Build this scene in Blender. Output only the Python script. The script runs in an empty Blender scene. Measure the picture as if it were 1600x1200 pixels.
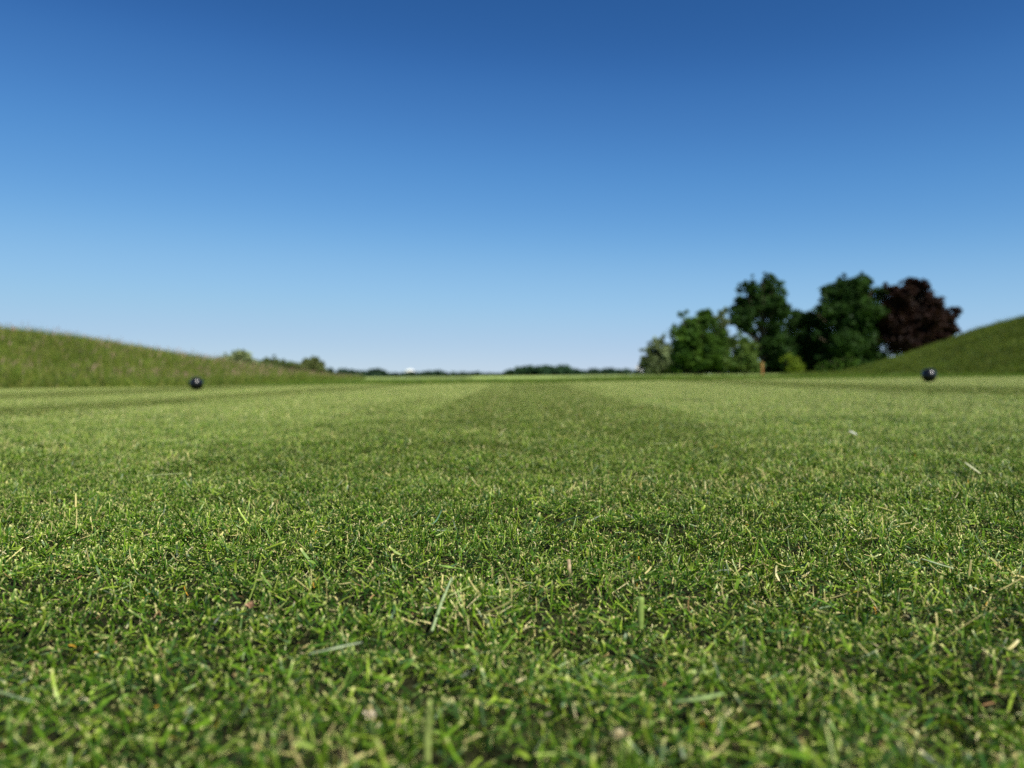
import bpy, math
import numpy as np
from mathutils import Vector, Euler

# ---------------------------------------------------------------- camera, sky, sun, exposure
sc = bpy.context.scene
C = sc.collection
CAM_H = 0.12
FPX = 1209.0                                   # focal length in photo pixels (photo 1600 wide)
HORIZON_PX = 587.0
ROLL = math.radians(-0.55)
SUN_EL, SUN_AZ = math.radians(48.0), math.radians(145.0)   # azimuth clockwise from +Y

cam_d = bpy.data.cameras.new('camera')
cam = bpy.data.objects.new('camera', cam_d)
C.objects.link(cam)
cam_d.sensor_width = 36.0
cam_d.lens = FPX/1600*36.0
cam_d.clip_start = 0.01
cam_d.clip_end = 6000.0
pitch = -math.atan((600-HORIZON_PX)/FPX)
cam.location = (0, 0, CAM_H)
from mathutils import Matrix
R = Matrix.Rotation(math.pi/2+pitch, 3, 'X') @ Matrix.Rotation(ROLL, 3, 'Z')
cam.rotation_euler = R.to_euler()
cam_d.dof.use_dof = True
cam_d.dof.focus_distance = 0.52
cam_d.dof.aperture_fstop = 7.5
sc.camera = cam

EXPO = 0.74
SKY_K = 2**(-EXPO)
w = bpy.data.worlds.new('World'); sc.world = w; w.use_nodes = True
nt = w.node_tree; nt.nodes.clear()
sky = nt.nodes.new('ShaderNodeTexSky'); sky.sky_type = 'NISHITA'; sky.sun_disc = False
sky.sun_elevation = SUN_EL; sky.sun_rotation = SUN_AZ
sky.altitude = 3000; sky.air_density = 1.0; sky.dust_density = 0.0; sky.ozone_density = 6.0
bg = nt.nodes.new('ShaderNodeBackground'); bg.inputs['Strength'].default_value = 0.10
wo = nt.nodes.new('ShaderNodeOutputWorld')
# the phone's contrasty rendering of a clear sky: one tone curve per channel, the same in every direction
sk1 = nt.nodes.new('ShaderNodeVectorMath'); sk1.operation = 'SCALE'; sk1.inputs['Scale'].default_value = 0.10
crv = nt.nodes.new('ShaderNodeRGBCurve')
CURVES = [[(0, 0), (.066, .027), (.085, .052), (.126, .112), (.242, .285), (.496, .45), (1, .62)],
          [(0, 0), (.13, .112), (.167, .182), (.244, .315), (.438, .53), (.726, .62), (1, .72)],
          [(0, 0), (.286, .34), (.357, .48), (.492, .66), (.744, .80), (.882, .80), (1, .80)]]
for ci_, pts_ in enumerate(CURVES):
    cv = crv.mapping.curves[ci_]
    cv.points[0].location = pts_[0]; cv.points[1].location = pts_[-1]
    for q_ in pts_[1:-1]: cv.points.new(*q_)
crv.mapping.update()
sk2 = nt.nodes.new('ShaderNodeVectorMath'); sk2.operation = 'SCALE'; sk2.inputs['Scale'].default_value = 10.0*SKY_K
nt.links.new(sky.outputs[0], sk1.inputs[0]); nt.links.new(sk1.outputs[0], crv.inputs['Color'])
nt.links.new(crv.outputs[0], sk2.inputs[0])
nt.links.new(sk2.outputs[0], bg.inputs[0]); nt.links.new(bg.outputs[0], wo.inputs[0])

sun_d = bpy.data.lights.new('sun', 'SUN'); sun_d.energy = 5.0; sun_d.angle = math.radians(0.53)
sun_d.color = (1.0, 0.955, 0.88)
sun = bpy.data.objects.new('sun', sun_d); C.objects.link(sun)
sdir = Vector((math.sin(SUN_AZ)*math.cos(SUN_EL), math.cos(SUN_AZ)*math.cos(SUN_EL), math.sin(SUN_EL)))
sun.rotation_euler = sdir.to_track_quat('Z', 'Y').to_euler()
sun.location = (0, 0, 30)

sc.view_settings.view_transform = 'Standard'
sc.view_settings.look = 'None'
sc.view_settings.exposure = EXPO
sc.view_settings.gamma = 1.0
sc.view_settings.use_curve_mapping = False
sc.render.engine = 'CYCLES'
cy = sc.cycles
cy.max_bounces = 5; cy.diffuse_bounces = 2; cy.glossy_bounces = 2
cy.transmission_bounces = 3; cy.transparent_max_bounces = 4
cy.use_denoising = False
cy.sample_clamp_indirect = 4.0
cy.caustics_reflective = False; cy.caustics_refractive = False

rng = np.random.default_rng(7)

# ---------------------------------------------------------------- helpers
def ray(px, py):
    d = R @ Vector(((px-800)/FPX, -(py-600)/FPX, -1.0))
    return d
def at(px, py, D):
    """point seen at photo pixel px,py at depth D metres in front"""
    d = ray(px, py); d = d/d.y*D
    return Vector((d.x, d.y, d.z+CAM_H))
def on_ground(px, py, lift=0.0):
    d = ray(px, py); D = 1.0
    for _ in range(30):
        p = at(px, py, D)
        g = float(H(p.x, p.y)) + lift
        D = (g-CAM_H)/(d.z/d.y)
    return at(px, py, D)

def sstep(t):
    t = np.clip(t, 0, 1); return t*t*(3-2*t)
_lat = np.random.default_rng(3).random((256, 256))
def vnoise(x, y, s, seed=0):
    x = np.asarray(x, float)/s + seed*17.31; y = np.asarray(y, float)/s + seed*9.77
    xi = np.floor(x).astype(int); yi = np.floor(y).astype(int)
    fx = x-xi; fy = y-yi; fx = fx*fx*(3-2*fx); fy = fy*fy*(3-2*fy)
    a = _lat[xi & 255, yi & 255]; b = _lat[(xi+1) & 255, yi & 255]
    c = _lat[xi & 255, (yi+1) & 255]; d = _lat[(xi+1) & 255, (yi+1) & 255]
    return (a*(1-fx)+b*fx)*(1-fy) + (c*(1-fx)+d*fx)*fy
def H(x, y):
    x = np.asarray(x, float); y = np.asarray(y, float)
    r = np.hypot(x, y)
    base = 0.020*sstep((x-0.5)/3.0)*sstep((40-r)/20)
    near = sstep((14-r)/6)
    h = base + 0.006*(vnoise(x, y, .42, 1)-.5)*near + .012*(vnoise(x, y, 2.3, 2)-.5)*near
    h = h + 0.10*(vnoise(x, y, 37, 3)-.5)*sstep((r-14)/30)
    return h
def fine(x, y):
    return 0.010*(vnoise(x, y, .055, 4)-.5) + 0.007*(vnoise(x, y, .021, 5)-.5)

def tag(o, label=None, cat=None, group=None, kind=None):
    if label: o['label'] = label
    if cat: o['category'] = cat
    if group: o['group'] = group
    if kind: o['kind'] = kind
    return o
def raw_mesh(name, V, F, col=None, smooth=False):
    """V (n,3); F (m,k) array of equal-sized faces"""
    V = np.asarray(V, np.float32); F = np.asarray(F, np.int32)
    me = bpy.data.meshes.new(name)
    me.vertices.add(len(V)); me.vertices.foreach_set('co', V.ravel())
    k = F.shape[1]
    me.loops.add(F.size); me.loops.foreach_set('vertex_index', F.ravel())
    me.polygons.add(len(F)); me.polygons.foreach_set('loop_start', np.arange(0, F.size, k, dtype=np.int32))
    if smooth: me.polygons.foreach_set('use_smooth', np.ones(len(F), bool))
    me.update(calc_edges=True)
    if col is not None:
        a = me.color_attributes.new('Col', 'FLOAT_COLOR', 'POINT')
        c = np.ones((len(V), 4), np.float32); c[:, :3] = col
        a.data.foreach_set('color', c.ravel())
    return me
def obj(name, me, mat=None, parent=None, link=True):
    o = bpy.data.objects.new(name, me)
    if mat is not None and not me.materials: me.materials.append(mat)
    if link: C.objects.link(o)
    if parent: o.parent = parent
    return o
def empty(name, loc=(0, 0, 0)):
    o = bpy.data.objects.new(name, None); o.location = loc; C.objects.link(o)
    o.empty_display_size = .1
    return o

# ---------------------------------------------------------------- materials
def new_mat(name):
    m = bpy.data.materials.new(name); m.use_nodes = True
    n = m.node_tree; n.nodes.clear()
    out = n.nodes.new('ShaderNodeOutputMaterial')
    return m, n, out
def leaf_mat(name, trans=0.3, rough=.45, spec=.35, noise=0.0, nscale=3.0, tint=(1.25, 1.25, .6), gain=1.0):
    m, n, out = new_mat(name)
    at_ = n.nodes.new('ShaderNodeAttribute'); at_.attribute_name = 'Col'
    src = at_.outputs['Color']
    if noise:
        g = n.nodes.new('ShaderNodeNewGeometry')
        nz = n.nodes.new('ShaderNodeTexNoise'); nz.inputs['Scale'].default_value = nscale
        nz.inputs['Detail'].default_value = 3
        n.links.new(g.outputs['Position'], nz.inputs['Vector'])
        mr = n.nodes.new('ShaderNodeMapRange')
        mr.inputs['From Min'].default_value = .3; mr.inputs['From Max'].default_value = .7
        mr.inputs['To Min'].default_value = (1-noise)*gain; mr.inputs['To Max'].default_value = (1+noise)*gain
        n.links.new(nz.outputs['Fac'], mr.inputs['Value'])
        vm = n.nodes.new('ShaderNodeVectorMath'); vm.operation = 'SCALE'
        n.links.new(src, vm.inputs[0]); n.links.new(mr.outputs[0], vm.inputs['Scale'])
        src = vm.outputs[0]
    p = n.nodes.new('ShaderNodeBsdfPrincipled')
    p.inputs['Roughness'].default_value = rough
    p.inputs['Specular IOR Level'].default_value = spec
    n.links.new(src, p.inputs['Base Color'])
    t = n.nodes.new('ShaderNodeBsdfTranslucent')
    tv = n.nodes.new('ShaderNodeVectorMath'); tv.operation = 'MULTIPLY'
    tv.inputs[1].default_value = tint
    n.links.new(src, tv.inputs[0]); n.links.new(tv.outputs[0], t.inputs['Color'])
    mx = n.nodes.new('ShaderNodeMixShader'); mx.inputs[0].default_value = trans
    n.links.new(p.outputs[0], mx.inputs[1]); n.links.new(t.outputs[0], mx.inputs[2])
    n.links.new(mx.outputs[0], out.inputs['Surface'])
    return m
def ground_mat(name, scale=30.0, amt=.35):
    m, n, out = new_mat(name)
    at_ = n.nodes.new('ShaderNodeAttribute'); at_.attribute_name = 'Col'
    g = n.nodes.new('ShaderNodeNewGeometry')
    mrs = []
    for s, a in ((scale, amt), (1.3, amt*.5), (260., amt)):
        nz = n.nodes.new('ShaderNodeTexNoise'); nz.inputs['Scale'].default_value = s; nz.inputs['Detail'].default_value = 4
        n.links.new(g.outputs['Position'], nz.inputs['Vector'])
        mr = n.nodes.new('ShaderNodeMapRange'); mr.inputs['From Min'].default_value = .3; mr.inputs['From Max'].default_value = .7
        mr.inputs['To Min'].default_value = 1-a; mr.inputs['To Max'].default_value = 1+a
        n.links.new(nz.outputs['Fac'], mr.inputs['Value']); mrs.append((nz, mr))
    mu = n.nodes.new('ShaderNodeMath'); mu.operation = 'MULTIPLY'
    n.links.new(mrs[0][1].outputs[0], mu.inputs[0]); n.links.new(mrs[1][1].outputs[0], mu.inputs[1])
    mu2 = n.nodes.new('ShaderNodeMath'); mu2.operation = 'MULTIPLY'
    n.links.new(mu.outputs[0], mu2.inputs[0]); n.links.new(mrs[2][1].outputs[0], mu2.inputs[1])
    vm = n.nodes.new('ShaderNodeVectorMath'); vm.operation = 'SCALE'
    n.links.new(at_.outputs['Color'], vm.inputs[0]); n.links.new(mu2.outputs[0], vm.inputs['Scale'])
    p = n.nodes.new('ShaderNodeBsdfPrincipled'); p.inputs['Roughness'].default_value = .9
    p.inputs['Specular IOR Level'].default_value = .1
    n.links.new(vm.outputs[0], p.inputs['Base Color'])
    b = n.nodes.new('ShaderNodeBump'); b.inputs['Strength'].default_value = .6; b.inputs['Distance'].default_value = .01
    n.links.new(mrs[2][0].outputs['Fac'], b.inputs['Height']); n.links.new(b.outputs[0], p.inputs['Normal'])
    n.links.new(p.outputs[0], out.inputs['Surface'])
    return m
def plain_mat(name, col, rough=.6, spec=.4, noise=.15, nscale=20., coat=0.0):
    m, n, out = new_mat(name)
    tc = n.nodes.new('ShaderNodeTexCoord')
    nz = n.nodes.new('ShaderNodeTexNoise'); nz.inputs['Scale'].default_value = nscale; nz.inputs['Detail'].default_value = 5
    n.links.new(tc.outputs['Object'], nz.inputs['Vector'])
    cr = n.nodes.new('ShaderNodeValToRGB')
    cr.color_ramp.elements[0].position = .3; cr.color_ramp.elements[1].position = .7
    cr.color_ramp.elements[0].color = tuple(c*(1-noise) for c in col)+(1,)
    cr.color_ramp.elements[1].color = tuple(min(1, c*(1+noise)) for c in col)+(1,)
    n.links.new(nz.outputs['Fac'], cr.inputs[0])
    p = n.nodes.new('ShaderNodeBsdfPrincipled')
    p.inputs['Roughness'].default_value = rough; p.inputs['Specular IOR Level'].default_value = spec
    p.inputs['Coat Weight'].default_value = coat; p.inputs['Coat Roughness'].default_value = .04
    n.links.new(cr.outputs[0], p.inputs['Base Color']); n.links.new(p.outputs[0], out.inputs['Surface'])
    return m

M_grass = leaf_mat('grass blades', .22, .42, .22, noise=.16, nscale=4.5)
M_rough = leaf_mat('rough grass', .30, .5, .12, noise=.25, nscale=.8)
M_leaf = leaf_mat('tree leaves', .22, .55, .10, noise=.2, nscale=.4)
M_far = leaf_mat('far leaves', .15, .7, .1)
M_ground = ground_mat('turf soil')
M_bark = plain_mat('bark', (.09, .07, .05), .9, .1, .4, 6)
M_ball = plain_mat('black gloss', (.004, .004, .004), .27, .5, .1, 20)
M_steel = plain_mat('steel spike', (.35, .35, .36), .35, .5, .1, 30)
M_post = plain_mat('weathered post', (.30, .15, .05), .8, .2, .25, 14)
M_postcap = plain_mat('post end grain', (.45, .30, .16), .85, .1, .2, 40)
M_wall = plain_mat('white render', (.75, .74, .72), .8, .2, .05, 1)
M_roof = plain_mat('grey roof', (.22, .20, .19), .8, .2, .1, 1)
M_glass = plain_mat('window pane', (.05, .06, .07), .1, .5, .1, 1)

# ---------------------------------------------------------------- mowing stripes and zones
EDGE = [-4.6, -3.15, -2.15, -1.6, -.42, .36, 1.85, 2.75]
SGN = [1, -.95, 1, -.9, 1, -.45, 1, -.95, 1]         # +1 lies away from the viewer (pale), -1 towards (dark)
def stripe(x, y):
    u = np.asarray(x) - .033*np.asarray(y) + .12*(vnoise(x, y, .6, 8)-.5)
    s = np.full(np.shape(u), float(SGN[0]))
    for e, g in zip(EDGE, SGN[1:]):
        s = s + (g-s)*sstep((u-e+.20)/.40)
    return s
TEE_END = 12.0
LX = lambda d: np.interp(d, [0, 8, 10.4, 10.9, 17, 30, 50, 80], [-8.6, -8.4, -7.6, -4.3, -5.6, -7.6, -10, -14])
RX = lambda d: np.interp(d, [0, 12, 14.5, 15.5, 20, 25, 30, 45], [14, 14, 13, 9.6, 10.6, 11.4, 12.4, 17])

# ---------------------------------------------------------------- grass blades
GREENS = np.array([[.017, .049, .004], [.040, .100, .006], [.095, .182, .010], [.190, .270, .026],
                   [.033, .090, .018], [.44, .38, .15], [.62, .54, .28], [.45, .24, .04]])
GP = np.array([.26, .25, .21, .11, .06, .06, .045, .012]); GP = GP/GP.sum()
def blades(P, az, lean, L, W, bend, tw, col, tip, rows=4, point=False, droop=0.0):
    n = len(P)
    ts = np.array([0, .42, .80, 1.0]) if rows == 4 else np.array([0, .5, 1.0])
    ws = np.array([.75, 1.0, .9, .72]) if not point else np.array([.9, .85, .35, .05])
    if rows == 3: ws = np.array([.75, 1., .75]) if not point else np.array([.9, .7, .06])
    ca, sa = np.cos(az), np.sin(az)
    w0 = np.stack([-sa, ca, np.zeros(n)], 1)
    cur = P.copy(); Vs = []; Cs = []
    prev = 0
    for i, t in enumerate(ts):
        th = lean + bend*t
        d = np.stack([ca*np.sin(th), sa*np.sin(th), np.cos(th)], 1)
        cur = cur + d*((t-prev)*L)[:, None]; prev = t
        nn = np.cross(d, w0)
        twt = tw*(1+.3*t)
        wv = w0*np.cos(twt)[:, None] + nn*np.sin(twt)[:, None]
        hw = (W*ws[i]*.5)[:, None]
        Vs += [cur-wv*hw, cur+wv*hw]
        c = col
        if i == len(ts)-1: c = tip
        Cs += [c, c]
    V = np.stack(Vs, 1).reshape(-1, 3); Cc = np.stack(Cs, 1).reshape(-1, 3)
    k = 2*len(ts)
    base = (np.arange(n)*k)[:, None, None]
    q = np.array([[2*i, 2*i+1, 2*i+3, 2*i+2] for i in range(len(ts)-1)])[None]
    return V, (base+q).reshape(-1, 4), Cc

def litter(P, r, scale=1.0):
    """cut clippings and withered bits lying on top of the sward"""
    n = len(P)
    pal = np.array([[.42, .38, .16], [.54, .47, .26], [.32, .34, .09], [.22, .31, .05], [.30, .18, .08], [.50, .26, .03], [.09, .16, .03]])
    k = np.searchsorted(np.cumsum([.24, .12, .16, .24, .07, .025, .145]), r.random(n)*.999)
    col = pal[k]*np.exp(r.normal(0, .2, n))[:, None]
    az = r.random(n)*6.283
    P = P+np.stack([np.zeros(n), np.zeros(n), .0015+.006*r.random(n)], 1)*scale
    return blades(P, az, 1.25+r.normal(0, .28, n), r.gamma(4, .0062/4, n)*scale, r.uniform(.0003, .0013, n)*scale,
                  r.normal(.2, 1.3, n), r.random(n)*3.14, col, col*1.1, point=False)
def turf(P, s, r, scale=1.0, cl=None):
    """short mown turf blades; s = lie of the stripe per blade, with loose clippings on top"""
    lit = r.random(len(P)) < .055
    a = turf0(P[~lit], s[~lit], r, scale, None if cl is None else cl[~lit])
    b = litter(P[lit], r, scale)
    return np.concatenate([a[0], b[0]]), np.concatenate([a[1], b[1]+len(a[0])]), np.concatenate([a[2], b[2]])
def turf0(P, s, r, scale=1.0, cl=None):
    n = len(P)
    wgt = np.abs(s)*.97
    main = np.where(s > 0, math.pi/2, -math.pi/2)
    az = np.where(r.random(n) < wgt, main + r.normal(0, .5, n), r.random(n)*2*math.pi)
    lean = np.clip(r.normal(1.08, .40, n), .05, 1.7)
    L = r.gamma(6, .0103/6, n)*scale*(.75+.5*np.clip(cl if cl is not None else .5, 0, 1))
    W = np.clip(r.gamma(6, .00108/6, n), .0004, .0030)*scale
    long_ = r.random(n) < .010
    L = np.where(long_, L*2.0, L)
    lying = r.random(n) < .56
    lean = np.where(lying, r.normal(1.33, .22, n), lean*.85)
    P = P.copy(); P[:, 2] += np.where(lying, r.random(n)*.0075*scale, 0)
    bend = np.where(lying, r.normal(0, .7, n), r.normal(.35, .8, n))
    tw = r.normal(0, .6, n)
    if cl is None: cl = r.random(n)
    # clumps favour one sort of green
    pick = np.searchsorted(np.cumsum(GP), np.clip(r.random(n)*.75 + cl*.25, 0, .9999))
    col = GREENS[pick]*np.exp(r.normal(0, .16, n))[:, None]
    tipc = np.where((r.random(n) < .78)[:, None], col*.15+np.where((r.random(n) < .55)[:, None], np.array([.72, .66, .27]), np.array([.62, .63, .22]))*.85, col*1.1)
    W = W*np.where(r.random(n) < .25, .6, 1.0)
    brown = r.random(n) < .04
    tipc = np.where(brown[:, None], np.array([.35, .22, .10]), tipc)
    return blades(P, az, lean, L, W, bend, tw, col, tipc)

T = .25
def tile_near(i, j):
    cx, cyy = (i+.5)*T, (j+.5)*T
    return 0 < cyy < 1.9 and abs(cx) < .78*cyy+.42
near_tiles = [(i, j) for i in range(-12, 12) for j in range(0, 9) if tile_near(i, j)]
NEAR_S = .67
def build_near():
    per = 21000
    P = []
    for (i, j) in near_tiles:
        d = (j+.5)*T
        k = int(per*np.clip(.72+.30*d, .5, 1.2))
        q = rng.random((k, 2))*T + np.array([i*T, j*T]); P.append(q)
    P = np.concatenate(P)
    x, y = P[:, 0], P[:, 1]
    # thin patches show dark gaps
    dens = vnoise(x, y, .0085, 21)*.45+vnoise(x, y, .018, 23)*.35+vnoise(x, y, .05, 22)*.20
    keep = rng.random(len(x)) < np.maximum(.30, .0+1.85*dens)
    x, y = x[keep], y[keep]
    z = H(x, y)+fine(x, y)+rng.random(len(x))*.004-.003
    V, F, Cc = turf(np.stack([x, y, z], 1), stripe(x, y)*(.25+.65*sstep((y-.5)/1.4)), rng, NEAR_S, vnoise(x, y, .03, 6)*.6+vnoise(x, y, .16, 7)*.4)
    me = raw_mesh('mown_grass', V, F, Cc, smooth=True)
    o = obj('mown_grass', me, M_grass)
    tag(o, 'closely mown bright green turf blades with pale cut tips filling the foreground', 'grass', kind='stuff')
build_near()

lib = bpy.data.collections.new('tile library')      # not linked: only a source of instances
def per_noise(x, y, s, seed):      # periodic over T
    k = int(round(T/s)); xi = x/T*k; yi = y/T*k
    a = np.floor(xi).astype(int); b = np.floor(yi).astype(int); fx = xi-a; fy = yi-b
    fx = fx*fx*(3-2*fx); fy = fy*fy*(3-2*fy)
    g = lambda p, q: _lat[(p % k)+seed*13 & 255, (q % k)+seed*29 & 255]
    return (g(a, b)*(1-fx)+g(a+1, b)*fx)*(1-fy)+(g(a, b+1)*(1-fx)+g(a+1, b+1)*fx)*fy
tiles = []
NVAR = 4
for lie in (1, .5, 0, -.5, -1):
    for v in range(NVAR):
        n = 17000
        q = rng.random((n, 2))*T
        z = .006*(per_noise(q[:, 0], q[:, 1], .06, 1)-.5)-.002
        s = np.full(n, float(lie))
        V, F, Cc = turf(np.stack([q[:, 0]-T/2, q[:, 1]-T/2, z], 1), s*.95, rng, .78)
        o = obj('turf_%02d' % len(tiles), raw_mesh('turf_tile', V, F, Cc, True), M_grass, link=False)
        lib.objects.link(o); tiles.append(o)
# rough grass tiles: 1 m square
def rough_tile(name, n, Lm, Wm, pal, pp, S=1.0, heads=0.0, mat=None, leanm=.35):
    q = (rng.random((n, 2))-.5)*S
    cl = vnoise(q[:, 0], q[:, 1], .17, 31+n % 7)
    L = rng.gamma(8, Lm/8, n)*(.55+.9*cl)
    col = pal[np.searchsorted(np.cumsum(pp)/np.sum(pp), rng.random(n)*.999)]*np.exp(rng.normal(0, .18, n))[:, None]
    V, F, Cc = blades(np.stack([q[:, 0], q[:, 1], np.full(n, -.01)], 1), rng.random(n)*6.283,
                      np.abs(rng.normal(0, leanm, n)), L, np.full(n, Wm)*rng.uniform(.6, 1.4, n),
                      np.abs(rng.normal(.6, .4, n)), rng.normal(0, .8, n), col, col*1.1, rows=4, point=True)
    if heads > 0:     # upright seed stalks with reddish heads
        m = int(n*heads); q = (rng.random((m, 2))-.5)*S
        Ls = Lm*rng.uniform(1.3, 2.1, m); az = rng.random(m)*6.283; ln = np.abs(rng.normal(0, .12, m))
        st = np.tile(np.array([.30, .26, .13]), (m, 1))*rng.uniform(.7, 1.2, m)[:, None]
        a = blades(np.stack([q[:, 0], q[:, 1], np.zeros(m)], 1), az, ln, Ls, np.full(m, .004), rng.normal(.12, .1, m),
                   rng.random(m)*3, st, st, rows=4)
        top = a[0].reshape(m, 8, 3)[:, 6:8].mean(1)
        hc = np.tile(np.array([.26, .17, .12]), (m, 1))*rng.uniform(.7, 1.3, m)[:, None]
        b = blades(top-np.array([0, 0, .02]), az, ln+.2, np.full(m, .08)*rng.uniform(.7, 1.4, m), np.full(m, .014), rng.normal(.3, .2, m),
                   rng.random(m)*3, hc, hc, rows=4, point=True)
        n0 = len(V); n1 = n0+len(a[0])
        V = np.concatenate([V, a[0], b[0]]); F = np.concatenate([F, a[1]+n0, b[1]+n1]); Cc = np.concatenate([Cc, a[2], b[2]])
    o = obj(name, raw_mesh(name, V, F, Cc, True), mat, link=False)
    return o
ROUGH_PAL = np.array([[.075, .125, .014], [.12, .165, .020], [.18, .205, .035], [.24, .22, .06], [.28, .22, .10], [.045, .090, .018]])

def scatter(name, pts, idx, coll, rotz=None, scl=None, label='', cat='grass', nrm=None):
    """one object whose geometry nodes put library tiles on its points"""
    me = bpy.data.meshes.new(name+'_points')
    me.vertices.add(len(pts)); me.vertices.foreach_set('co', np.asarray(pts, np.float32).ravel())
    a = me.attributes.new('pick', 'INT', 'POINT'); a.data.foreach_set('value', np.asarray(idx, np.int32))
    rot = np.zeros((len(pts), 3), np.float32)
    if rotz is not None: rot[:, 2] = rotz
    if nrm is not None: rot[:, 0] = nrm[:, 0]; rot[:, 1] = nrm[:, 1]
    a = me.attributes.new('rot', 'FLOAT_VECTOR', 'POINT'); a.data.foreach_set('vector', rot.ravel())
    s = np.ones(len(pts), np.float32) if scl is None else np.asarray(scl, np.float32)
    a = me.attributes.new('scl', 'FLOAT', 'POINT'); a.data.foreach_set('value', s)
    o = bpy.data.objects.new(name, me); C.objects.link(o)
    ng = bpy.data.node_groups.new(name+'_nodes', 'GeometryNodeTree')
    ng.interface.new_socket('Geometry', in_out='INPUT', socket_type='NodeSocketGeometry')
    ng.interface.new_socket('Geometry', in_out='OUTPUT', socket_type='NodeSocketGeometry')
    N = ng.nodes; Lk = ng.links
    gi = N.new('NodeGroupInput'); go = N.new('NodeGroupOutput')
    ci = N.new('GeometryNodeCollectionInfo'); ci.inputs['Collection'].default_value = coll
    ci.inputs['Separate Children'].default_value = True; ci.inputs['Reset Children'].default_value = True
    ip = N.new('GeometryNodeInstanceOnPoints'); ip.inputs['Pick Instance'].default_value = True
    def na(nm, ty):
        q = N.new('GeometryNodeInputNamedAttribute'); q.data_type = ty; q.inputs['Name'].default_value = nm
        return q.outputs['Attribute']
    Lk.new(gi.outputs[0], ip.inputs['Points']); Lk.new(ci.outputs[0], ip.inputs['Instance'])
    Lk.new(na('pick', 'INT'), ip.inputs['Instance Index'])
    Lk.new(na('rot', 'FLOAT_VECTOR'), ip.inputs['Rotation'])
    Lk.new(na('scl', 'FLOAT'), ip.inputs['Scale'])
    Lk.new(ip.outputs[0], go.inputs[0])
    md = o.modifiers.new('scatter', 'NODES'); md.node_group = ng
    tag(o, label, cat, kind='stuff')
    return o

near_set = set(near_tiles)
pts = []; idx = []
for j in range(-8, int(TEE_END/T)+1):
    for i in range(int(-9/T), int(11/T)):
        if (i, j) in near_set: continue
        x, y = (i+.5)*T, (j+.5)*T
        if y > 0 and abs(x) > .80*y+2.5: continue
        if x < float(LX(y))-.1 or x > float(RX(y))+.1 or y > TEE_END: continue
        s = float(stripe(np.array(x), np.array(y)))
        s2 = s + rng.normal(0, .16)
        lie = int(np.clip(round((1-s2)*2), 0, 4))
        pts.append((x, y, float(H(x, y)))); idx.append(lie*NVAR+int(rng.integers(NVAR)))
print('turf tiles', len(pts))
scatter('mown_grass', pts, idx, lib, label='striped short turf of the tee stretching away beyond the sharp foreground')

# ---------------------------------------------------------------- ground sheet
COL_SOIL = np.array([.020, .022, .007]); COL_FAIR = np.array([.21, .27, .075]); COL_DARK = np.array([.075, .125, .022])
def ground_color(x, y):
    r = np.hypot(x, y)
    c = np.tile(COL_SOIL, (len(x), 1))
    f = sstep((y-20.5)/1.5)[:, None]
    fair = COL_FAIR*(1+.25*np.sign(np.sin(x*.35+y*.02)))[:, None]*(.8+.4*vnoise(x, y, 9., 12))[:, None]  # mowing stripes: the light and dark sheen of lying grass, painted as colour
    mid = np.tile(COL_DARK, (len(x), 1))
    c = c*(1-sstep((y-TEE_END)/.3))[:, None] + mid*sstep((y-TEE_END)/.3)[:, None]
    c = c*(1-f)+fair*f
    return c
def build_ground():
    na = 540
    rr = np.concatenate([[0.02], np.geomspace(.1, 3500, 230)])
    th = np.arange(na)/na*2*math.pi
    X = rr[:, None]*np.cos(th)[None]; Y = rr[:, None]*np.sin(th)[None]
    x, y = X.ravel(), Y.ravel()
    r = np.hypot(x, y)
    z = H(x, y)-.004
    z = np.where(r < 3, z+fine(x, y)*sstep((3-r)/1), z)
    idx = np.arange(len(rr)*na).reshape(len(rr), na)
    a = idx[:-1]; b = idx[1:]
    F = np.stack([a, b, np.roll(b, -1, 1), np.roll(a, -1, 1)], 2).reshape(-1, 4)
    o = obj('ground', raw_mesh('ground', np.stack([x, y, z], 1), F, ground_color(x, y), True), M_ground)
    tag(o, kind='structure')
build_ground()

# ---------------------------------------------------------------- grass banks left and right
def bankL(x, y):
    hc = np.interp(y, [9, 11, 14, 17, 21, 24, 28, 32, 36, 40, 44, 48, 54], [0, .25, .8, 1.2, 1.38, 1.23, .87, .62, .42, .28, .17, .08, 0])
    xb = np.interp(y, [5, 10, 17, 30, 40, 54], [-6.6, -6.0, -6.2, -7.8, -8.6, -10]); xc = np.interp(y, [5, 21, 30, 40, 54], [-13.6, -13.9, -13.0, -12.0, -13])
    t = (xb-x)/(xb-xc)
    h = hc*np.where(t < 1, 1-(1-np.clip(t, 0, 1))**1.7*(1+.7*np.clip(t, 0, 1)), 1)
    h = h*(1-.75*sstep((xc-5-x)/10))
    return h*(.97+.06*vnoise(x, y, 1.7, 41)) - .06*(1-sstep(h/.1)) 
def bankR(x, y):
    hc = np.interp(y, [11, 14, 18, 26, 30, 33, 36, 39, 44, 50], [0, .7, 1.75, 2.45, 2.27, 1.75, 1.05, .35, .06, 0])
    xb = np.interp(y, [5, 15, 20, 25, 30, 40, 50], [9.9, 9.9, 10.4, 11.5, 13.1, 16.0, 18]); xc = np.interp(y, [5, 26, 36, 50], [20, 21.5, 21, 22])
    t = (x-xb)/(xc-xb)
    h = hc*np.where(t < 1, 1-(1-np.clip(t, 0, 1))**1.7*(1+.7*np.clip(t, 0, 1)), 1+.08*np.clip(t-1, 0, 3))
    h = h*(1-.75*sstep((x-xc-7)/10))
    return h*(.97+.06*vnoise(x, y, 1.7, 42)) - .06*(1-sstep(h/.1))
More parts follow.
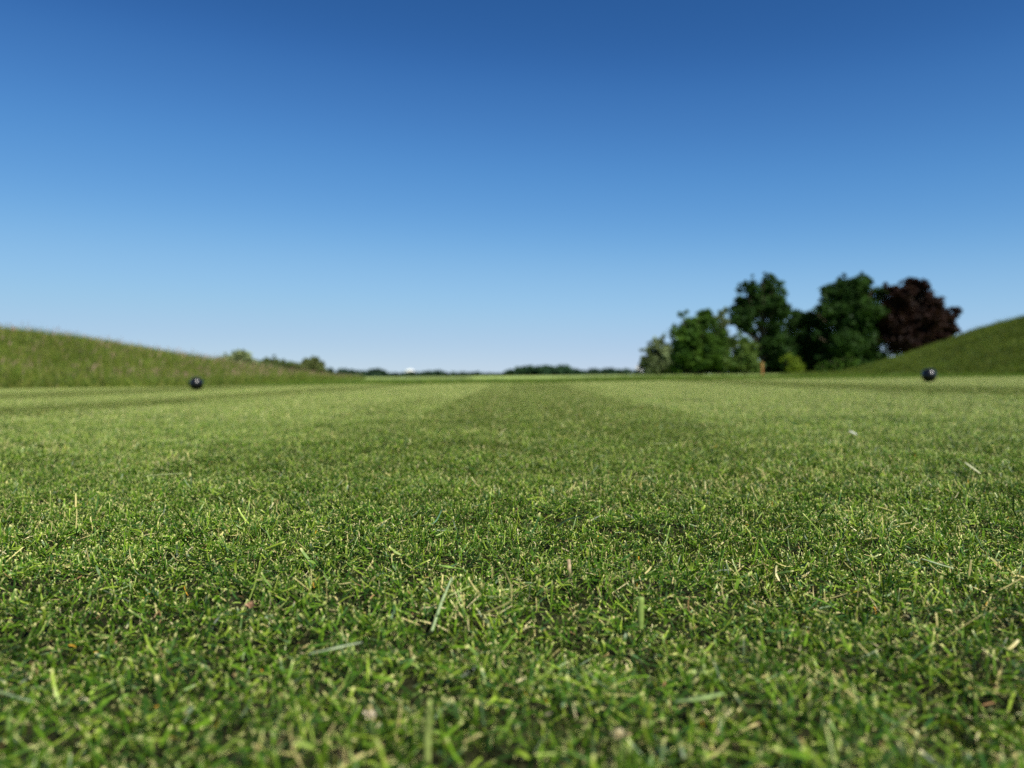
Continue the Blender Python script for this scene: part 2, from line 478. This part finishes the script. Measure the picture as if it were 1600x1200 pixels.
def build_bank(fn, x0, x1, y0, y1, col, step=.25):
    xs = np.arange(x0, x1+step/2, step); ys = np.arange(y0, y1+step/2, step)
    X, Y = np.meshgrid(xs, ys); x, y = X.ravel(), Y.ravel()
    z = fn(x, y)+H(x, y)
    idx = np.arange(len(x)).reshape(X.shape)
    F = np.stack([idx[:-1, :-1], idx[:-1, 1:], idx[1:, 1:], idx[1:, :-1]], 2).reshape(-1, 4)
    c = col*(.75+.5*vnoise(x, y, 1.2, 14))[:, None]
    return tag(obj('grass_bank', raw_mesh('grass_bank', np.stack([x, y, z], 1), F, c, True), M_ground), kind='structure')
build_bank(bankL, -30, -5, 6, 58, np.array([.085, .115, .020]))
build_bank(bankR, 9, 34, 9, 54, np.array([.055, .080, .014]))

rl = bpy.data.collections.new('rough library')
for k in range(4):   # 0-3 left: tall, tawny, with seed heads
    rl.objects.link(rough_tile('rough_%02d' % k, 2600, .13, .0065, ROUGH_PAL, np.array([.30, .32, .22, .06, .015, .12]), heads=.003, mat=M_rough))
for k in range(4, 8):  # right: greener, shorter
    rl.objects.link(rough_tile('rough_%02d' % k, 2600, .10, .0065, ROUGH_PAL*np.array([.62, .66, .50]), np.array([.30, .34, .20, .05, .0, .14]), heads=.0, mat=M_rough))
for k in range(8, 11):  # semi rough behind the tee
    rl.objects.link(rough_tile('rough_%02d' % k, 5200, .045, .004, ROUGH_PAL*np.array([.8, .95, .7]), np.array([.35, .3, .2, .05, .02, .15]), mat=M_rough))
def bank_scatter(fn, x0, x1, y0, y1, ids, label, jit=.9, cond=None, sclr=(.8, 1.3)):
    P = []; I = []; N_ = []; S = []
    for y in np.arange(y0, y1, .8):
        for x in np.arange(x0, x1, .8):
            xx = x+rng.uniform(-.25, .25); yy = y+rng.uniform(-.25, .25)
            if not cond(xx, yy): continue
            h = float(fn(xx, yy)); g = float(H(xx, yy)); e = .3
            dx = (max(float(fn(xx+e, yy)), 0)-max(float(fn(xx-e, yy)), 0))/(2*e); dy = (max(float(fn(xx, yy+e)), 0)-max(float(fn(xx, yy-e)), 0))/(2*e)
            P.append((xx, yy, max(h, 0)+g)); N_.append((math.atan(dy), -math.atan(dx))); I.append(int(rng.choice(ids)))
            S.append(rng.uniform(*sclr)*(.75+.5*float(vnoise(xx, yy, 2.5, 15))))
    print(label[:30], len(P))
    N2 = np.array(N_)
    # bake slope tilt by euler XYZ with no z-rotation so blades follow the slope
    scatter('rough_grass', P, I, rl, None, S, label, nrm=N2)
bank_scatter(bankL, -24, -3, 9.5, 56, [0, 1, 2, 3], 'tall tawny rough grass with seed heads over the left bank',
             cond=lambda x, y: x < float(LX(y)) and x > -.78*y-1.5 and y > 10.5-.0*x)
bank_scatter(bankR, 8, 30, 12, 50, [4, 5, 6, 7], 'greener rough grass over the steep right bank',
             cond=lambda x, y: x > float(RX(y)) and x < .78*y+1.5)
flat = lambda x, y: np.zeros_like(np.asarray(x, float))
bank_scatter(flat, -9, 14, 12.2, 20.5, [8, 9, 10], 'darker longer grass in a band behind the far edge of the tee',
             cond=lambda x, y: float(LX(y))-.3 < x < float(RX(y))+.3 and abs(x) < .75*y+1, sclr=(.8, 1.1))

# ---------------------------------------------------------------- trees
def tube(p0, p1, r0, r1, n=8, bend=0.0, seg=4, rg=None):
    p0 = np.array(p0, float); p1 = np.array(p1, float)
    ax = p1-p0; ax = ax/np.linalg.norm(ax)
    u = np.cross(ax, [0, 0, 1.0]) if abs(ax[2]) < .95 else np.array([1.0, 0, 0]); u /= np.linalg.norm(u); v = np.cross(ax, u)
    V = []; F = []
    off = np.zeros(3)
    for i in range(seg+1):
        t = i/seg; r = r0+(r1-r0)*t
        c = p0+(p1-p0)*t + u*bend*math.sin(math.pi*t)
        for k in range(n):
            a = 2*math.pi*k/n; V.append(c+(u*math.cos(a)+v*math.sin(a))*r*(1+.07*math.sin(3*a+i)))
    for i in range(seg):
        for k in range(n):
            F.append((i*n+k, i*n+(k+1) % n, (i+1)*n+(k+1) % n, (i+1)*n+k))
    return np.array(V), np.array(F)
def join(parts):
    V = []; F = []; o = 0
    for v, f in parts: V.append(v); F.append(f+o); o += len(v)
    return np.concatenate(V), np.concatenate(F)
def leaves(centres, radii, n, size, cols, r, squash=.85, clump=.22, per=60):
    """leaf-sized quads gathered in clumps through lobes"""
    centres = np.array(centres, float); radii = np.array(radii, float)
    wgt = radii**2.0; wgt = wgt/wgt.sum()
    nc = max(8, n//per)
    li = r.choice(len(centres), nc, p=wgt)
    d = r.normal(0, 1, (nc, 3)); d /= np.linalg.norm(d, axis=1)[:, None]
    rad = radii[li]*np.clip(1-np.abs(r.normal(0, .28, nc)), .05, 1.0)*(1+r.normal(0, .13, nc))
    cc = centres[li]+d*rad[:, None]*np.array([1, 1, squash])
    cr = radii[li]*clump*r.uniform(.5, 1.4, nc)
    tone = r.uniform(0, 1, nc)
    ci = np.repeat(np.arange(nc), per)
    m = len(ci)
    e = r.normal(0, .55, (m, 3))
    P = cc[ci]+e*cr[ci][:, None]*np.array([1, 1, .75])
    # random oriented quads with an upward bias
    nn = r.normal(0, 1, (m, 3))+np.array([0, 0, .5]); nn /= np.linalg.norm(nn, axis=1)[:, None]
    u = np.cross(nn, r.normal(0, 1, (m, 3))); u /= np.linalg.norm(u, axis=1)[:, None]; v = np.cross(nn, u)
    s = size*r.uniform(.6, 1.4, m)[:, None]
    V = np.stack([P-u*s, P-v*s*.55, P+u*s, P+v*s*.55], 1).reshape(-1, 3)
    F = np.arange(m*4).reshape(-1, 4)
    cols = np.array(cols)
    k = tone[ci]*.7+r.random(m)*.3
    col = cols[0]*(1-k)[:, None]+cols[1]*k[:, None]
    col = col*np.exp(r.normal(0, .15, m))[:, None]
    return V, F, np.repeat(col, 4, 0)

GL = 'trees showing over the end of the left bank'
def tree(name, label, D, base_px, lobes, cols, n, size=.13, trunk_r=.22, group=None, squash=.85, depth=1.0, cat='tree', base_y=None, limbs=True, clump=.22, fill=False, ragged=34):
    """lobes: (px, py, radius_px) measured in the photo at depth D, spread in depth"""
    seed = abs(hash(name+str(base_px))) % 1000 if False else int(base_px*7+D) % 9973
    r = np.random.default_rng(seed)
    m = D/FPX
    if group == GL: lobes = [(a_, b_-3.0, c_*1.12) for a_, b_, c_ in lobes]
    g = at(base_px, 585, D); gz = float(H(g.x, g.y))
    root = empty(name, (g.x, g.y, gz))
    cs = []; rs = []
    for (px, py, rp) in lobes:
        dd = r.uniform(-.6, .6)*rp*m*depth
        p = at(px, py, D+dd) ; cs.append(np.array([p.x-g.x, p.y-g.y, p.z-gz])); rs.append(rp*m)
    if fill:
        x0 = min(l[0]-l[2]*.6 for l in lobes); x1 = max(l[0]+l[2]*.6 for l in lobes)
        for q in np.arange(x0+6, x1-4, 13):
            for yy in (566, 577):
                rp = r.uniform(9, 13); p = at(q+r.normal(0, 2), yy, D+r.uniform(-2, 3))
                cs.append(np.array([p.x-g.x, p.y-g.y, p.z-gz])); rs.append(rp*m)
    for k in range(ragged):      # small sprays breaking the outline
        q = r.integers(len(lobes)); lx, ly, lr = lobes[q]; an = r.uniform(-.3, math.pi+.3)
        rf = r.uniform(.95, 1.28); p = at(lx+math.cos(an)*lr*rf, ly-math.sin(an)*lr*rf, D+r.uniform(-1, 1)*lr*m)
        cs.append(np.array([p.x-g.x, p.y-g.y, p.z-gz])); rs.append(r.uniform(.10, .30)*lr*m)
    # extra lobes hidden behind/in front to give real depth
    for (px, py, rp) in lobes:
        if rp > 14:
            p = at(px, py, D); sgn = r.choice([-1, 1])
            cs.append(np.array([p.x-g.x, p.y-g.y+sgn*rp*m*.9*depth, p.z-gz-rp*m*.15])); rs.append(rp*m*.8)
    V, F, Cc = leaves(cs, rs, int(n*1.7), size*1.35, cols, r, squash, clump*1.3)
    keep = V.reshape(-1, 4, 3)[:, :, 2].min(1) > .15
    F = F[keep]
    used = np.unique(F); remap = -np.ones(len(V), int); remap[used] = np.arange(len(used))
    crown = obj('crown', raw_mesh('crown', V[used], remap[F], Cc[used]), M_leaf, root)
    top = max(c[2]+q for c, q in zip(cs, rs))
    parts = [tube((0, 0, -.15), (r.normal(0, .1), r.normal(0, .1), top*.62), trunk_r, trunk_r*.4, 10, .12, 6)]
    if limbs:
        for c, q in zip(cs, rs):
            parts.append(tube((0, 0, min(top*.5, max(.3, c[2]*.45))), c*.95, trunk_r*.38, trunk_r*.08, 6, .15, 4))
    v, f = join(parts)
    obj('trunk', raw_mesh('trunk', v, f, None, True), M_bark, root)
    tag(root, label, cat, group)
    return root

DG = [(.009, .028, .006), (.034, .076, .012)]
MG = [(.018, .052, .008), (.070, .135, .016)]
GG = [(.07, .10, .045), (.16, .20, .085)]
HG = [(.11, .15, .06), (.24, .28, .12)]
CO = [(.010, .0055, .0045), (.029, .013, .009)]
YG = [(.10, .16, .012), (.18, .235, .02)]
GRP = 'trees in the clump right of the fairway'
tree('willow_tree', 'small pale grey-green tree at the left end of the tree clump', 95, 1026,
     [(1030, 540, 13), (1019, 556, 14), (1040, 562, 16), (1006, 570, 9), (1024, 573, 15), (1046, 548, 10)], GG, 9000, .16, .14, GRP, fill=True)
tree('broadleaf_tree', 'rounded dark green tree second from the left of the clump with brighter leafy top', 82, 1090,
     [(1082, 508, 19), (1103, 500, 16), (1072, 530, 22), (1102, 535, 27), (1064, 555, 17), (1090, 560, 24), (1120, 560, 20), (1100, 489, 9), (1125, 530, 16)], MG, 26000, .13, .22, GRP, fill=True)
tree('broadleaf_tree', 'thin greyish treetop showing between the rounded tree and the tall two-headed tree', 96, 1122,
     [(1122, 492, 12), (1126, 510, 15), (1130, 540, 16)], GG, 4200, .15, .14, GRP, fill=True)
tree('broadleaf_tree', 'tall dark tree with two rounded heads and sky gaps low in its crown', 84, 1190,
     [(1169, 449, 14), (1204, 447, 15), (1214, 462, 14), (1158, 474, 15), (1200, 436, 8), (1186, 478, 26), (1214, 482, 20), (1228, 480, 11), (1150, 492, 12), (1182, 462, 13), (1166, 498, 20), (1210, 508, 16), (1178, 515, 11), (1140, 484, 5), (1212, 535, 22), (1222, 558, 20), (1188, 552, 13)], DG, 26000, .13, .26, GRP, fill=True)
tree('leafy_bush', 'mid green bush with lighter leaves below the tall two-headed tree', 74, 1162,
     [(1160, 543, 19), (1152, 562, 18), (1172, 566, 17), (1146, 532, 10)], [(.045, .090, .018), (.11, .16, .035)], 7500, .11, .08, GRP, fill=True, cat='bush')
tree('broadleaf_tree', 'lower dark spreading tree filling the dip between the two tallest green trees', 86, 1252,
     [(1240, 500, 18), (1262, 502, 17), (1278, 500, 15), (1232, 530, 26), (1262, 535, 30), (1285, 540, 24), (1215, 556, 24), (1246, 562, 24), (1282, 566, 22)], DG, 26000, .13, .22, GRP, fill=True)
tree('broadleaf_tree', 'tall broad dark green tree left of the copper beech', 82, 1335,
     [(1304, 458, 20), (1330, 452, 20), (1350, 446, 17), (1366, 462, 16), (1300, 490, 24), (1335, 490, 34), (1368, 495, 24), (1310, 530, 32), (1350, 530, 34), (1320, 560, 26), (1296, 556, 22), (1360, 560, 24), (1350, 434, 7), (1318, 440, 9)], DG, 34000, .13, .28, GRP, fill=True)
tree('copper_beech', 'dark purple-leaved tree at the right end of the clump rising behind the right bank', 80, 1425,
     [(1402, 462, 20), (1425, 456, 19), (1434, 446, 13), (1445, 475, 20), (1400, 495, 28), (1436, 500, 28), (1464, 495, 18), (1410, 530, 26), (1450, 525, 24), (1478, 505, 15), (1440, 545, 22), (1470, 530, 16), (1490, 488, 11), (1484, 516, 12), (1390, 448, 9)], CO, 32000, .13, .26, GRP)
tree('yellow_shrub', 'small bright yellow-green shrub leaning left against the dark trees', 62, 1238,
     [(1239, 561, 6), (1231, 558, 5), (1224, 562, 3.5), (1242, 569, 7), (1245, 577, 8), (1236, 578, 6)], YG, 2600, .07, .05, None, cat='shrub', clump=.4)
tree('low_bush', 'low dark bush at the foot of the copper beech where the right bank begins', 70, 1300,
     [(1296, 573, 9), (1310, 572, 10), (1326, 568, 11), (1282, 576, 7)], MG, 3000, .1, .06, None, cat='bush')
tree('hedgerow_tree', 'largest grey-green tree rising over the left bank, nearest the black ball', 88, 368,
     [(348, 568, 8), (362, 566, 10), (380, 563, 10), (372, 559, 7), (392, 571, 7), (402, 576, 6), (344, 574, 6), (384, 569, 6), (368, 577, 14)], HG, 9000, .14, .12, GL)
tree('hedgerow_tree', 'dark low double-headed tree in the middle of the row over the left bank', 92, 426,
     [(412, 573, 7), (424, 570, 8), (434, 571, 7), (448, 574, 7), (456, 575, 6), (466, 577, 6), (424, 579, 11), (405, 574, 5), (460, 577, 6)], [(.07, .11, .035), (.15, .19, .06)], 9000, .14, .12, GL)
tree('hedgerow_tree', 'rounded olive tree at the right end of the row over the left bank', 90, 486,
     [(480, 573, 7), (488, 571, 8), (497, 576, 7), (506, 581, 5), (470, 577, 6), (486, 580, 10), (474, 578, 6)], [(.10, .13, .045), (.20, .23, .08)], 7000, .14, .12, GL)

# ---------------------------------------------------------------- far woods (one mass each)
def wood(label, D, prof, cols, n, size, name='woodland'):
    """prof: list of (px, top_py, depth)"""
    r = np.random.default_rng(int(D))
    pxs = [p[0] for p in prof]; tops = [p[1] for p in prof]
    m = D/FPX
    px = r.uniform(pxs[0], pxs[-1], n//70)
    top = np.interp(px, pxs, tops)
    gy = np.array([at(p, 585, D).z for p in px])
    hh = np.array([at(p, t, D).z for p, t in zip(px, top)])
    f = 1-np.abs(r.normal(0, .45, len(px))); f = np.clip(f, .05, 1)*(1-.18*r.random(len(px)))
    f = np.where(r.random(len(px)) < .35, r.random(len(px))*.25, f)
    dep = r.uniform(0, 40 if D > 200 else 6, len(px))
    C0 = np.array([[at(p, 585, D).x*(1+dp/D), D+dp, max(.3, h*q)] for p, h, q, dp in zip(px, hh, f, dep)])
    cr = np.clip(hh*.16, .3, 2.0)
    ci = np.repeat(np.arange(len(px)), 70); M = len(ci)
    P = C0[ci]+r.normal(0, .6, (M, 3))*cr[ci][:, None]*np.array([1.3, 1.3, .8])
    P[:, 2] = np.abs(P[:, 2])
    nn = r.normal(0, 1, (M, 3))+np.array([0, 0, .4]); nn /= np.linalg.norm(nn, axis=1)[:, None]
    u = np.cross(nn, r.normal(0, 1, (M, 3))); u /= np.linalg.norm(u, axis=1)[:, None]; v = np.cross(nn, u)
    s = size*r.uniform(.6, 1.4, M)[:, None]
    V = np.stack([P-u*s, P-v*s*.6, P+u*s, P+v*s*.6], 1).reshape(-1, 3)
    cols = np.array(cols); k = r.random(len(px))[ci]*.7+.3*r.random(M)
    col = cols[0]*(1-k)[:, None]+cols[1]*k[:, None]
    o = obj(name, raw_mesh(name, V, np.arange(M*4).reshape(-1, 4), np.repeat(col, 4, 0)), M_far)
    tag(o, label, 'woodland', kind='stuff')
FW = [(.018, .045, .025), (.045, .080, .042)]
wood('low dark belt of far trees left of centre on the horizon', 330,
     [(500, 580), (512, 576), (540, 577), (575, 580), (588, 574), (592, 573), (600, 580), (622, 584), (640, 582), (660, 581), (690, 580), (700, 583), (738, 583), (742, 581), (750, 584), (785, 586)], FW, 22000, .8)
wood('dense dark wood with flat top at the centre of the horizon', 290,
     [(782, 586), (796, 578), (815, 574), (845, 571.5), (885, 571), (892, 576), (905, 579)], [(.014, .042, .020), (.040, .080, .036)], 22000, .7)
wood('low dark far hedge between the central wood and the right hand trees', 310,
     [(900, 579), (920, 577), (938, 578), (950, 576), (962, 577), (980, 576), (990, 581), (1010, 584)], FW, 10000, .7)
wood('dark undergrowth and hedge behind the feet of the right hand clump of trees', 104,
     [(1000, 577), (1040, 570), (1120, 566), (1200, 568), (1280, 560), (1340, 552), (1400, 545), (1440, 552), (1480, 560)], [(.012, .034, .008), (.035, .075, .014)], 26000, .16, 'undergrowth')
wood('thin distant tree line closing the horizon on both sides', 700,
     [(-700, 582), (-200, 583), (0, 581), (300, 583), (500, 583), (640, 583), (800, 585), (1000, 582), (1300, 578), (1700, 576), (2300, 575)], FW, 40000, 1.8)

# ---------------------------------------------------------------- small man-made things
def lathe(prof, n=48):
    V = []; F = []
    for (r_, z) in prof:
        for k in range(n):
            a = 2*math.pi*k/n; V.append((r_*math.cos(a), r_*math.sin(a), z))
    for i in range(len(prof)-1):
        for k in range(n):
            F.append((i*n+k, i*n+(k+1) % n, (i+1)*n+(k+1) % n, (i+1)*n+k))
    return np.array(V), np.array(F)
def ball_marker(px, py, rp, label, R0=.0625):
    D = R0*FPX/rp
    p = at(px, py, D)
    root = empty('tee_marker_ball', (p.x, p.y, p.z-R0))
    prof = [(max(1e-5, R0*math.sin(t)), R0-R0*math.cos(t)) for t in np.linspace(0, math.pi, 49)]
    obj('ball', raw_mesh('ball', *lathe(prof, 96), None, True), M_ball, root)
    sp = [(1e-5, -.09), (.004, -.075), (.005, -.01), (.012, -.006), (.012, .0015), (1e-5, .002)]
    obj('spike', raw_mesh('spike', *lathe(sp, 16), None, True), M_steel, root)
    tag(root, label, 'tee marker', 'black ball tee markers')
ball_marker(307, 599.5, 10.3, 'glossy black ball tee marker on the grass in front of the left bank')
ball_marker(1451.5, 586.3, 10.9, 'glossy black ball tee marker on the grass in front of the right bank')

def box(x0, x1, y0, y1, z0, z1):
    V = np.array([(x, y, z) for z in (z0, z1) for y in (y0, y1) for x in (x0, x1)], float)
    F = np.array([(0, 2, 3, 1), (4, 5, 7, 6), (0, 1, 5, 4), (2, 6, 7, 3), (0, 4, 6, 2), (1, 3, 7, 5)])
    return V, F
# wooden post with bevelled top
p = at(1191, 584, 32); g = float(H(p.x, p.y))
root = empty('wooden_post', (p.x, p.y, g))
hw = .038; ht = at(1191, 566, 32).z-g
prof = [(1e-4, -.2), (hw*1.05, -.2), (hw*1.05, 0), (hw, ht*.5), (hw*.97, ht-.02), (hw*.75, ht-.002)]
obj('shaft', raw_mesh('shaft', *lathe(prof, 14), None, True), M_post, root)
obj('post_top', raw_mesh('post_top', *lathe([(hw*.75, ht-.0015), (hw*.6, ht+.006), (1e-4, ht+.009)], 14), None, True), M_postcap, root)
tag(root, 'short orange-brown wooden post standing in front of the tall dark trees', 'post')

# far white building over the hedge line
def building(px, D, w_, h0, h1, label):
    p = at(px, 585, D); root = empty('white_building', (p.x, p.y, 0))
    m = D/FPX
    z1 = h1
    obj('wall', raw_mesh('wall', *box(-w_/2, w_/2, -4, 4, -.2, h0)), M_wall, root)
    V = np.array([(-w_/2-.2, -4.2, h0+.003), (w_/2+.2, -4.2, h0+.003), (w_/2+.2, 4.2, h0+.003), (-w_/2-.2, 4.2, h0+.003), (0, -4.2, z1), (0, 4.2, z1)])
    me = bpy.data.meshes.new('roof'); me.from_pydata([tuple(v) for v in V], [], [(0, 3, 2, 1), (0, 1, 4), (2, 3, 5), (1, 2, 5, 4), (3, 0, 4, 5)])
    obj('roof', me, M_wall, root)
    for k in (-.25, .25):
        obj('window', raw_mesh('window', *box(w_*k-.5, w_*k+.5, -4.05, -4.003, h0*.55, h0*.55+1.3)), M_glass, root)
    tag(root, label, 'building')
hb = at(641, 576.5, 420).z
building(641, 420, 4.2, hb-1.3, hb, 'tiny white gabled building above the far tree belt left of centre')
hb = at(998, 571, 420).z
building(998, 420, 3.0, hb-1.3, hb, 'tiny pale building peeping out left of the willow at the clump edge')

# ---------------------------------------------------------------- loose bits lying in the turf
def strip(name, pts3, width, col, label, cat='grass clipping', thick=.0004, up=(0, 0, 1), curl=.25, taper=(.7, 1, 1, .6), mat=None):
    """a slightly cupped solid ribbon through world points"""
    P = np.array([tuple(p) for p in pts3]); o0 = P[0].copy(); P = P-o0
    # resample
    t = np.linspace(0, 1, len(P)); tt = np.linspace(0, 1, 12)
    P = np.stack([np.interp(tt, t, P[:, k]) for k in range(3)], 1)
    if len(pts3) > 2:
        for _ in range(3): P[1:-1] = (P[:-2]+P[2:]+2*P[1:-1])/4
    wv = np.interp(tt, np.linspace(0, 1, len(taper)), taper)*width/2
    d = np.gradient(P, axis=0); d /= np.linalg.norm(d, axis=1)[:, None]
    s = np.cross(d, np.array(up, float)); s /= np.linalg.norm(s, axis=1)[:, None]; nrm = np.cross(s, d)
    V = []
    for i in range(12):
        a = P[i]; 
        for q, lift in ((-1, curl), (0, 0), (1, curl)):
            V.append(a+s[i]*wv[i]*q+nrm[i]*wv[i]*lift)
        for q, lift in ((1, curl), (0, 0), (-1, curl)):
            V.append(a+s[i]*wv[i]*q+nrm[i]*(wv[i]*lift-thick))
    F = []
    for i in range(11):
        for k in range(6):
            F.append((i*6+k, i*6+(k+1) % 6, (i+1)*6+(k+1) % 6, (i+1)*6+k))
    F.append((5, 2, 1, 0)); F.append((5, 4, 3, 2)) ; F.append((66, 67, 68, 71)); F.append((68, 69, 70, 71))
    r = np.random.default_rng(int(abs(o0[0])*1e4))
    c = np.tile(np.array(col), (len(V), 1))*np.repeat(np.exp(r.normal(0, .12, 12)), 6)[:, None]
    o = obj(name, raw_mesh(name, np.array(V), np.array(F), c, True), mat or M_straw)
    o.location = o0
    tag(o, label, cat)
    return o
M_straw = leaf_mat('dry straw', .18, .55, .2)
def gp(px, py, lift): return on_ground(px, py, lift)
STR = (.62, .60, .42); PALE = (.34, .42, .17); TAN = (.42, .33, .18)
strip('grass_clipping', [gp(1507, 722, .012), gp(1519, 731, .013), gp(1531, 739.5, .010)], .0028, (.46, .47, .26), 'short thick whitish straw lying on the turf below the right black ball')
strip('grass_clipping', [gp(225, 743.5, .012), gp(258, 741, .014), gp(288, 739.5, .011)], .0022, (.45, .50, .22), 'long thin pale straw lying level on the turf at the left of the photo')
strip('grass_clipping', [gp(1012, 693, .012), gp(1026, 693, .013), gp(1043, 692.5, .012)], .002, (.50, .52, .25), 'thin faint straw lying level on the turf right of centre, well beyond the focus')
strip('grass_clipping', [gp(1326, 673, .011), gp(1338, 679, .014)], .006, (.52, .54, .44), 'tiny white petal-like fleck on the pale stripe right of centre', cat='petal', taper=(.5, 1, 1, .4))
strip('grass_stub', [gp(891, 912, .002), gp(890.5, 895, .009)+Vector((0, 0, .001)), gp(889, 912, .002)+Vector((0, 0, .0135))], .0021, (.33, .25, .14), 'upright brown cut grass stub right of the centre foreground', cat='grass stub', up=(0, 1, 0), taper=(1, 1, 1, .9))
strip('grass_clipping', [gp(675, 985, .008), gp(690, 940, .012), gp(706, 902, .011)], .0013, (.34, .44, .20), 'long slim pale stalk lying away from the viewer in the centre foreground')
strip('grass_clipping', [gp(480, 1022, .010), gp(525, 1012, .015), gp(566, 1003, .012)], .0013, (.42, .48, .28), 'pale slim clipping lying level left of the centre foreground')
strip('grass_clipping', [gp(1052, 1097, .010), gp(1092, 1092, .013), gp(1130, 1083, .013)], .0024, (.26, .36, .12), 'broad pale green clipping lying level near the bottom right of centre')
strip('grass_stub', [gp(1001, 985, .002), gp(1001, 985, .002)+Vector((0, -.001, .007)), gp(1000, 985, .002)+Vector((0.0005, -.001, .0155))], .0027, (.22, .31, .07), 'broad cut-off green blade with square top right of the centre foreground', cat='grass stub', up=(0, 1, 0), taper=(.8, 1, 1, .95))
strip('grass_stub', [gp(668, 1195, .004), gp(668, 1195, .004)+Vector((0, 0, .009)), gp(669, 1195, .004)+Vector((.001, -.002, .020))], .0022, (.24, .30, .08), 'tall blurred pale blade standing at the bottom edge left of centre', cat='grass stub', up=(0, 1, 0), taper=(.9, 1, .9, .5))
strip('grass_clipping', [gp(655, 822, .006), gp(680, 818, .010), gp(690, 797, .012)], .0011, (.10, .20, .10), 'bluish green curled blade lying near the focus left of centre')
strip('grass_clipping', [gp(868, 824, .012), gp(886, 812, .016), gp(908, 806, .016)], .0018, (.02, .045, .012), 'dark thin blade pointing up right near the sharpest turf')
strip('grass_clipping', [gp(683, 883, .012), gp(700, 886, .015), gp(722, 889, .012)], .0030, (.24, .38, .06), 'bright yellow-green leaf lying flat in the sharp turf left of centre')
strip('grass_clipping', [gp(1440, 873, .011), gp(1462, 880, .013), gp(1490, 888, .011)], .0016, (.38, .45, .24), 'slim pale clipping pointing down right in the right foreground')

def bud(px, py, size, col, label):
    p = gp(px, py, .010); r = np.random.default_rng(int(px))
    V = []; F = []; Cs = []
    n = 34
    for k in range(n):
        d = r.normal(0, 1, 3); d[2] = abs(d[2])*.9+.1; d /= np.linalg.norm(d)
        s = np.cross(d, r.normal(0, 1, 3)); s /= np.linalg.norm(s)
        L = size*r.uniform(.5, 1.0); w_ = size*.16
        b = len(V); V += [np.zeros(3)-s*w_*.4, s*w_*.4, d*L*.7+s*w_, d*L, d*L*.7-s*w_]
        F.append((b, b+1, b+2, b+3, b+4)); cc = np.array(col)*r.uniform(.7, 1.25); Cs += [cc*.8, cc*.8, cc, cc*1.15, cc]
    root = empty('withered_flower', p)
    obj('flower_head', raw_mesh('flower_head', np.array(V), np.array(F), np.array(Cs)), M_straw, root)
    v, f = tube((0, 0, -.012), (0.0005, 0, .0005), .0006, .0005, 6, .001, 4)
    obj('stalk', raw_mesh('stalk', v, f, np.tile([.10, .15, .04], (len(v), 1)), True), M_straw, root)
    tag(root, label, 'flower', 'withered flower heads in the turf')
bud(391, 948, .0034, (.36, .22, .13), 'pinkish brown withered flower head in the left foreground turf')
bud(966, 1152, .0032, (.50, .43, .24), 'cream withered flower head at the bottom right of centre')
bud(576, 1120, .0028, (.56, .48, .34), 'whitish withered flower head low in the turf left of centre')
